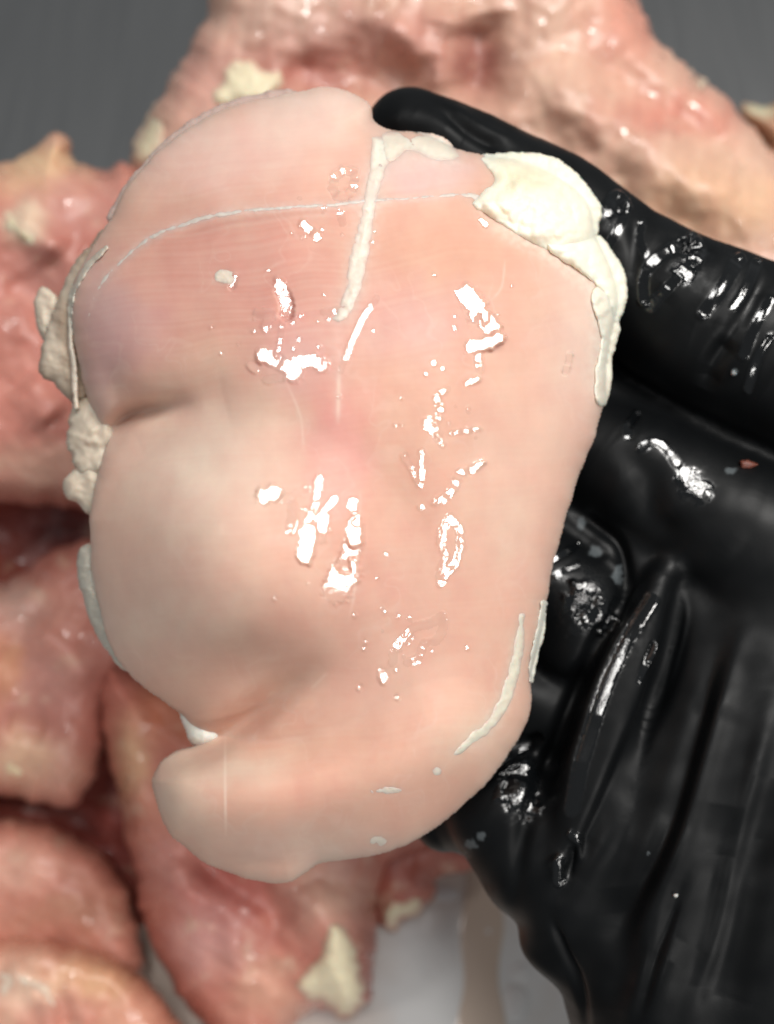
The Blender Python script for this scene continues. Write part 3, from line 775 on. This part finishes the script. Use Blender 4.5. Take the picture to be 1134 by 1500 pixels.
for cx, cy, rx, ry in ((676,1260,12,12),(690,1238,8,8),(668,1268,10,9),(705,1225,6,6),(872,808,9,8),(905,842,8,14),(852,766,6,9),(1076,546,5,5),(990,1312,4,3),(1070,690,10,5),(950,1250,2.5,2.5)):
    r = np.hypot((px - cx) / rx, (py - cy) / ry) + 0.5 * fbm(px / 8, py / 8, cx, 2)
    sm = np.maximum(sm, sstep(1.15, 0.75, r))
gcol = gcol * (1 - sm[:, None]) + np.array((0.07, 0.08, 0.085)) * sm[:, None]
hand_loc = cw((4.0, -4.5, -3.0))[0]
matte = 0.9 + 0.15 * fbm(px / 60, py / 60, 41.0, 2)
tex = np.zeros(len(co))
for cx, cy, rx, ry, a in ((762,1150,34,46,1),(858,878,40,52,0.9),(1018,712,24,22,1),(1008,390,26,24,0.9),(900,312,20,24,0.8),(822,1275,14,24,0.8),(900,930,40,40,0.4),(1070,430,40,60,0.3)):
    tex = np.maximum(tex, a * sstep(1.3, 0.5, np.hypot((px - cx) / rx, (py - cy) / ry) + 0.5 * nzw))
me = make_mesh('gloved_hand', cw(co) - hand_loc, gF, {'Col': gcol, 'grain': tex, 'matte': np.clip(matte * (1 - np.maximum(lit, 0.75 * tex)), 0, 1)})
hand = link('gloved_hand', me, None, M_glove); hand.location = hand_loc
tag(hand, 'hand in a wet shiny black nitrile glove holding the pale thigh', 'hand')

def scrap(cx, cy, rx, ry, colr, name, label, cat):
    m = np.hypot(px - cx, py - cy) < 9
    zt = float(np.percentile(co[m, 2], 90)) if m.any() else -1.2
    a = np.linspace(0, 2 * np.pi, 9)[:-1]
    ol = list(zip(cx + rx * np.cos(a) * (1 + 0.25 * np.sin(3 * a + cx)), cy + ry * np.sin(a)))
    org = cw(to_cm(np.array([cx]), np.array([cy]), np.array([zt])))[0]
    X, Y, Z, F, T, S = slab(ol, lambda x, y, s: zt + 0.05 * lip(s, 6) + 0.02, lambda x, y, s: zt - 0.12 + 0 * x, 1.5, 1.5, 7, cx, zedge=lambda x, y: zt - 0.03 + 0 * x)
    c = np.tile(np.array(colr), (len(X), 1)) * (1 + 0.3 * fbm(X / 6, Y / 6, 2.0, 2))[:, None]
    o = add_part(name, X, Y, Z, F, c, np.full(len(X), 0.3), M_fat, None, org, label)
    o.location = org; o['category'] = cat
scrap(1095, 681, 13, 7, (0.14, 0.045, 0.03), 'meat_scrap', 'tiny reddish brown scrap of meat stuck in the fold of the glove', 'meat scrap')
scrap(1075, 546, 5, 4.5, (0.20, 0.22, 0.23), 'fat_crumb', 'tiny grey crumb on the glove below the knuckle creases', 'crumb')
scrap(990, 1312, 4.5, 3.5, (0.45, 0.42, 0.40), 'fat_crumb', 'tiny pale crumb on the smooth black palm of the glove', 'crumb')

# ------------------------------------------------------------------ pile of raw thighs behind
RED = (0.34, 0.095, 0.075); MEAT = (0.46, 0.19, 0.145); PINK = (0.56, 0.30, 0.245); PEACH = (0.60, 0.385, 0.28); CREAM = (0.76, 0.67, 0.47); DEEP = (0.20, 0.045, 0.04)

def pile_piece(outline, zc, thick, backt, label, base, patches, H=(), lumps=(), seed=0.0, gx=0.0, gy=0.0, lumpy=0.13, wdt=130, name='chicken_piece'):
    cx = float(np.mean([p[0] for p in outline])); cy = float(np.mean([p[1] for p in outline]))
    zm = lambda px, py: zc + gx * (px - cx) / 100 + gy * (py - cy) / 100
    def topz(px, py, s):
        h = thick + lumpy * fbm(px / 85, py / 85, seed, 3) * 1.2 + 0.025 * fbm(px / 34, py / 34, seed + 2, 2)
        for amp, wd, pts in H: h = h + amp * bump(px, py, pts, wd)
        return zm(px, py) + (0.5 * lip(s, 40) + 0.5 * lip(s, wdt)) * h
    def backz(px, py, s): return zm(px, py) - backt * lip(s, wdt)
    px, py, z, F, T, S = slab(outline, topz, backz, 4.0, 6.0, 40, seed, zedge=zm)
    c = paint(px, py, base, patches, seed)
    n = fbm(px / 45, py / 45, seed + 5, 4)
    an = seed * 1.3; fu = px * math.cos(an) + py * math.sin(an); fv = -px * math.sin(an) + py * math.cos(an)
    fb = fbm(fu / 130, fv / 14, seed + 7, 3)
    c = c * np.array((1.04, 1.0, 1.03)) * (1 + 0.05 * n)[:, None] * (1 + np.array((0.05, 0.12, 0.12)) * fb[:, None])
    fm = sstep(0.4, 0.9, fbm(px / 50, py / 50, seed + 9, 3))[:, None] * 0.45
    c = c * (1 - fm) + np.array((0.66, 0.45, 0.33)) * fm
    wt = sstep(-0.15, 0.45, fbm(px / 34, py / 34, seed + 3, 3)) * 0.55
    r = bpy.data.objects.new(name, None); sc.collection.objects.link(r); r.empty_display_size = 0.02
    org = cw(to_cm(np.array([cx]), np.array([cy]), np.array([zc - backt])))[0]
    r.location = org
    tag(r, label, 'chicken thigh', 'raw chicken thighs heaped behind the hand')
    add_part('meat', px, py, z, F, np.clip(c, 0.01, 0.9), wt, M_pile, r, org)
    oc = catmull(outline, True, 4)
    def surf(px, py):
        s, _, _ = sdf(px, py, oc)
        return topz(px, py, np.maximum(s, 0))
    for k, (ol, h, colr, nm) in enumerate(lumps):
        lump_part(nm, ol, lambda a, b: surf(a, b) - 0.16, h, 34, colr, [], M_pilefat, r, org, step=3.0, wob=9.0, wobs=30, lump=0.10, lscale=50, seed=seed + 20 + k, backh=0.5, blend=16, bcol=np.asarray(base) * 0.5 + np.array((0.3, 0.22, 0.17)))
    return r

pile_piece([(330,-80),(300,20),(268,80),(238,140),(208,195),(188,242),(230,320),(330,400),(560,470),(800,520),(1134,620),(1320,620),(1330,330),(1140,225),(1064,145),(996,92),(940,20),(900,-90),(600,-120)],
    -10.5, 2.6, 2.8, 'long peach chicken thigh lying across the top of the heap against the grey table', PEACH,
    [(450,100,130,60,RED,0.75),(520,40,120,40,PINK,0.6),(700,90,50,60,DEEP,0.8),(620,70,60,60,MEAT,0.6),(870,140,140,60,PEACH,0.8),(1000,170,110,40,(0.55,0.22,0.16),0.8),(920,30,60,90,(0.58,0.25,0.18),0.7),(1050,300,160,60,(0.66,0.42,0.26),0.8),(300,130,60,90,PINK,0.6),(400,20,90,60,(0.55,0.38,0.30),0.6)],
    [(-0.8,45,[(690,20),(700,90),(690,160)]), (-0.7,50,[(400,120),(520,110),(640,120)]), (0.6,40,[(660,0),(650,80),(655,150)]), (0.6,50,[(760,110),(900,190),(1050,290),(1134,340)]), (-0.4,30,[(860,90),(960,150),(1100,250)]), (0.4,26,[(560,30),(600,60),(615,100)])],
    [([(352,82),(385,98),(410,95),(420,120),(395,150),(340,160),(310,150),(325,110)], 0.35, CREAM, 'fat_lump'), ([(196,205),(215,165),(235,150),(240,190),(222,235),(200,250)], 0.3, CREAM, 'fat_lump'),
     ([(412,0),(425,0),(432,40),(425,60),(414,40)], 0.15, (0.72,0.62,0.5), 'tendon'), ([(980,88),(1000,96),(1050,135),(1068,160),(1045,160),(1005,125)], 0.25, CREAM, 'fat_lump')], seed=1.3, gy=-0.25)
pile_piece([(-120,300),(-20,245),(35,225),(62,205),(85,190),(102,205),(112,235),(150,248),(185,240),(215,262),(250,340),(260,520),(220,680),(150,745),(90,740),(0,738),(-120,720)],
    -9.6, 2.3, 2.4, 'ragged chicken thigh with a peaked yellowish fat tip at the left edge', MEAT,
    [(60,240,80,50,(0.66,0.46,0.27),0.9),(100,300,70,40,PINK,0.6),(40,330,30,30,CREAM,0.7),(60,420,50,60,PINK,0.6),(60,560,80,90,(0.56,0.24,0.18),0.7),(60,690,90,40,PEACH,0.7),(130,480,50,80,MEAT,0.6)],
    [(0.4,28,[(20,310),(60,345),(90,380)]), (-0.4,30,[(0,400),(60,440),(110,500)]), (0.4,34,[(30,560),(80,620)])],
    [([(5,308),(30,318),(58,345),(66,368),(48,372),(20,350),(0,330)], 0.25, CREAM, 'fat_lump'), ([(20,400),(45,395),(45,425),(25,430)], 0.2, (0.74,0.58,0.46), 'fat_lump')], seed=2.9)
pile_piece([(-120,840),(-20,852),(40,835),(90,800),(135,788),(190,830),(200,960),(160,1040),(150,1100),(112,1180),(60,1178),(10,1165),(-120,1150)],
    -9.8, 2.2, 2.6, 'stubby pink chicken thigh tucked under the left side of the heap', MEAT,
    [(70,960,70,80,PINK,0.7),(30,1110,50,40,(0.62,0.42,0.27),0.8),(90,900,60,60,(0.56,0.24,0.17),0.7),(20,880,50,40,(0.5,0.33,0.26),0.8),(90,1130,50,50,PEACH,0.5),(10,980,30,50,(0.6,0.3,0.15),0.6)],
    [(0.4,28,[(40,920),(100,960),(130,1010)]), (-0.35,22,[(10,1060),(70,1070)])],
    [([(0,1108),(30,1110),(58,1118),(55,1140),(20,1150),(-5,1145)], 0.2, (0.72,0.55,0.36), 'fat_lump')], seed=4.1)
pile_piece([(-140,1190),(-20,1200),(60,1205),(130,1235),(180,1290),(210,1380),(200,1440),(120,1460),(-140,1440)],
    -10.2, 2.0, 2.4, 'smooth brownish pink thigh below the dark cleft at the left', (0.50,0.23,0.165),
    [(60,1290,90,50,(0.52,0.24,0.18),0.7),(100,1340,90,30,(0.40,0.20,0.13),0.7),(20,1270,60,30,(0.64,0.38,0.28),0.7)],
    [(0.3,40,[(0,1260),(80,1290),(150,1350)])], [], seed=5.2)
pile_piece([(-140,1385),(0,1368),(60,1372),(140,1390),(200,1420),(250,1475),(300,1560),(300,1680),(-140,1680)],
    -9.0, 2.1, 2.6, 'peach chicken thigh cropped by the bottom left corner', (0.56,0.28,0.19),
    [(40,1450,60,50,(0.70,0.52,0.38),0.8),(140,1430,70,40,(0.62,0.36,0.20),0.8),(90,1500,60,40,MEAT,0.7)],
    [(0.35,20,[(0,1420),(50,1440),(90,1480)]), (-0.3,14,[(40,1440),(90,1470),(100,1520)])],
    [([(-10,1415),(30,1418),(70,1440),(95,1480),(80,1488),(45,1455),(0,1470)], 0.2, (0.74,0.58,0.46), 'fat_lump')], seed=6.4)
pile_piece([(150,960),(200,985),(300,1000),(500,1050),(620,1150),(640,1230),(575,1270),(552,1330),(548,1400),(540,1470),(505,1490),(470,1480),(430,1500),(400,1560),(330,1540),(250,1440),(205,1330),(190,1250),(165,1130),(140,1040)],
    -9.6, 2.5, 2.6, 'big dark pink chicken thigh directly under the held one', (0.46,0.17,0.125),
    [(250,1030,60,60,(0.60,0.22,0.12),0.8),(190,1120,30,60,(0.60,0.38,0.22),0.8),(330,1310,90,70,(0.48,0.15,0.12),0.8),(250,1260,40,60,PINK,0.5),(300,1380,60,60,(0.6,0.36,0.32),0.6),(390,1450,60,60,(0.56,0.32,0.22),0.7),(480,1310,60,60,(0.64,0.40,0.30),0.8),(220,1180,40,50,(0.48,0.22,0.15),0.7)],
    [(0.5,40,[(230,1240),(280,1330),(340,1440)]), (-0.4,24,[(260,1230),(330,1290),(400,1330),(405,1400)]), (0.5,40,[(440,1300),(490,1380),(500,1450)]), (-0.3,20,[(320,1330),(310,1380),(330,1440)]), (0.4,24,[(200,1020),(185,1120),(215,1210)])],
    [([(478,1352),(505,1350),(520,1385),(538,1440),(535,1478),(505,1490),(470,1470),(430,1440),(455,1405)], 0.4, CREAM, 'fat_lump')], seed=7.7)
pile_piece([(540,1200),(620,1200),(700,1240),(690,1270),(640,1290),(635,1310),(600,1345),(565,1362),(545,1340),(520,1290)],
    -10.2, 1.4, 1.8, 'small dark scrap of thigh with cream fat beside the white board', (0.42,0.14,0.10),
    [(590,1270,50,30,(0.45,0.14,0.10),0.8)], [], [([(560,1325),(600,1310),(632,1300),(634,1318),(602,1346),(568,1362),(552,1350)], 0.3, CREAM, 'fat_lump')], seed=8.8, wdt=60)
pile_piece([(1085,160),(1120,155),(1160,150),(1280,200),(1300,330),(1180,330),(1130,240),(1100,190)],
    -11.5, 1.2, 2.0, 'dark brownish thigh end peeping out behind the top piece at the right edge', (0.36,0.20,0.12),
    [(1110,165,30,16,(0.5,0.48,0.32),0.9)], [], [([(1090,158),(1125,154),(1150,165),(1130,176),(1100,174)], 0.2, (0.55,0.52,0.36), 'fat_lump')], seed=9.9, wdt=60)
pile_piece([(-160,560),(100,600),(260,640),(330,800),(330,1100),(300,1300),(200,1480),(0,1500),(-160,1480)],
    -13.0, 1.6, 2.2, 'added thigh in the clefts between the left pieces, painted dark for shade', (0.26,0.07,0.05),
    [(60,770,90,40,(0.20,0.045,0.035),0.8),(150,1250,60,200,(0.24,0.06,0.05),0.6)], [], [], seed=11.1)  # dark colours stand for the shade inside the clefts

# wet drops on the board
def drop(px0, py0, rx, ry, label):
    n = 14
    vz = -CAMH  # intersect ray with board top
    ray = np.array([(px0 - PW/2) / FPX, (PH/2 - py0) / FPX, -1.0]) @ R3.T
    t = (1.3 - CAMH) / ray[2]
    c = (CAMPOS + ray * t) * CM
    import bmesh
    bm = bmesh.new(); bmesh.ops.create_uvsphere(bm, u_segments=16, v_segments=10, radius=1)
    sx, sy = rx * t / FPX * CM, ry * t / FPX * CM
    for v in bm.verts:
        k = 1 + 0.18 * float(noise(v.co.x * 1.7 + px0, v.co.y * 1.7, v.co.z))
        v.co = (v.co.x * sx * k, v.co.y * sy * k, max(v.co.z, -0.2) * min(sx, sy) * 0.22)
    for fc in bm.faces: fc.smooth = True
    me = bpy.data.meshes.new('water_drop'); bm.to_mesh(me); bm.free()
    o = link('water_drop', me, None, M_drop); o.location = c
    tag(o, label, 'water drop', 'water drops on the white board')
M_drop, nt, b = new_mat('water'); b.inputs['Base Color'].default_value = (0.64, 0.64, 0.635, 1); b.inputs['Roughness'].default_value = 0.06; b.inputs['IOR'].default_value = 1.33
for a in ((648,1310,24,10,'flat water drop on the board beside the small cream-edged scrap'), (715,1364,20,12,'round water drop on the beige streak of the board'), (762,1424,14,12,'tiny water drop on the board near the glove edge'), (757,1468,20,24,'largest water drop on the board close to the bottom edge'), (1000,1600,1,1,'')):
    if a[4]: drop(*a)

def on_board(px0, py0, h=1.305):
    ray = np.stack([(px0 - PW/2) / FPX, (PH/2 - py0) / FPX, -np.ones_like(px0)], 1) @ R3.T
    return (CAMPOS + ray * ((h - CAMH) / ray[:, 2])[:, None]) * CM
ol = catmull([(676,1200),(730,1200),(726,1290),(738,1350),(730,1430),(740,1540),(668,1540),(680,1440),(674,1360),(684,1290)], True, 8)
pts = on_board(ol[:, 0], ol[:, 1])
n = len(pts); c0 = pts.mean(0)
v = np.concatenate([pts, pts * np.array([1, 1, 0]) + np.array([0, 0, 0.0133])]) - c0
inner = (v[n:] - v[n:].mean(0)) * np.array([0.9, 0.97, 1]) + v[n:].mean(0) + np.array([0, 0, 0.0002])
v = np.concatenate([v, inner, inner.mean(0)[None]])
me = bpy.data.meshes.new('juice_streak')
fc = [(i, (i+1) % n, n + (i+1) % n, n + i) for i in range(n)] + [(n + i, n + (i+1) % n, 2*n + (i+1) % n, 2*n + i) for i in range(n)] + [(2*n + i, 2*n + (i+1) % n, 3*n) for i in range(n)]
me.from_pydata(v.tolist(), [], fc)
mj, nt, b = new_mat('meat_juice')
nz_ = nt.nodes.new('ShaderNodeTexNoise'); nz_.inputs['Scale'].default_value = 60; nz_.inputs['Detail'].default_value = 4
cr = nt.nodes.new('ShaderNodeValToRGB'); cr.color_ramp.elements[0].color = (0.50, 0.38, 0.29, 1); cr.color_ramp.elements[1].color = (0.60, 0.52, 0.45, 1)
nt.links.new(nz_.outputs['Fac'], cr.inputs[0]); nt.links.new(cr.outputs[0], b.inputs['Base Color'])
b.inputs['Roughness'].default_value = 0.15
o = link('juice_streak', me, None, mj); o.location = c0
tag(o, 'beige streak of meat juice running down the wet white board', 'juice streak')
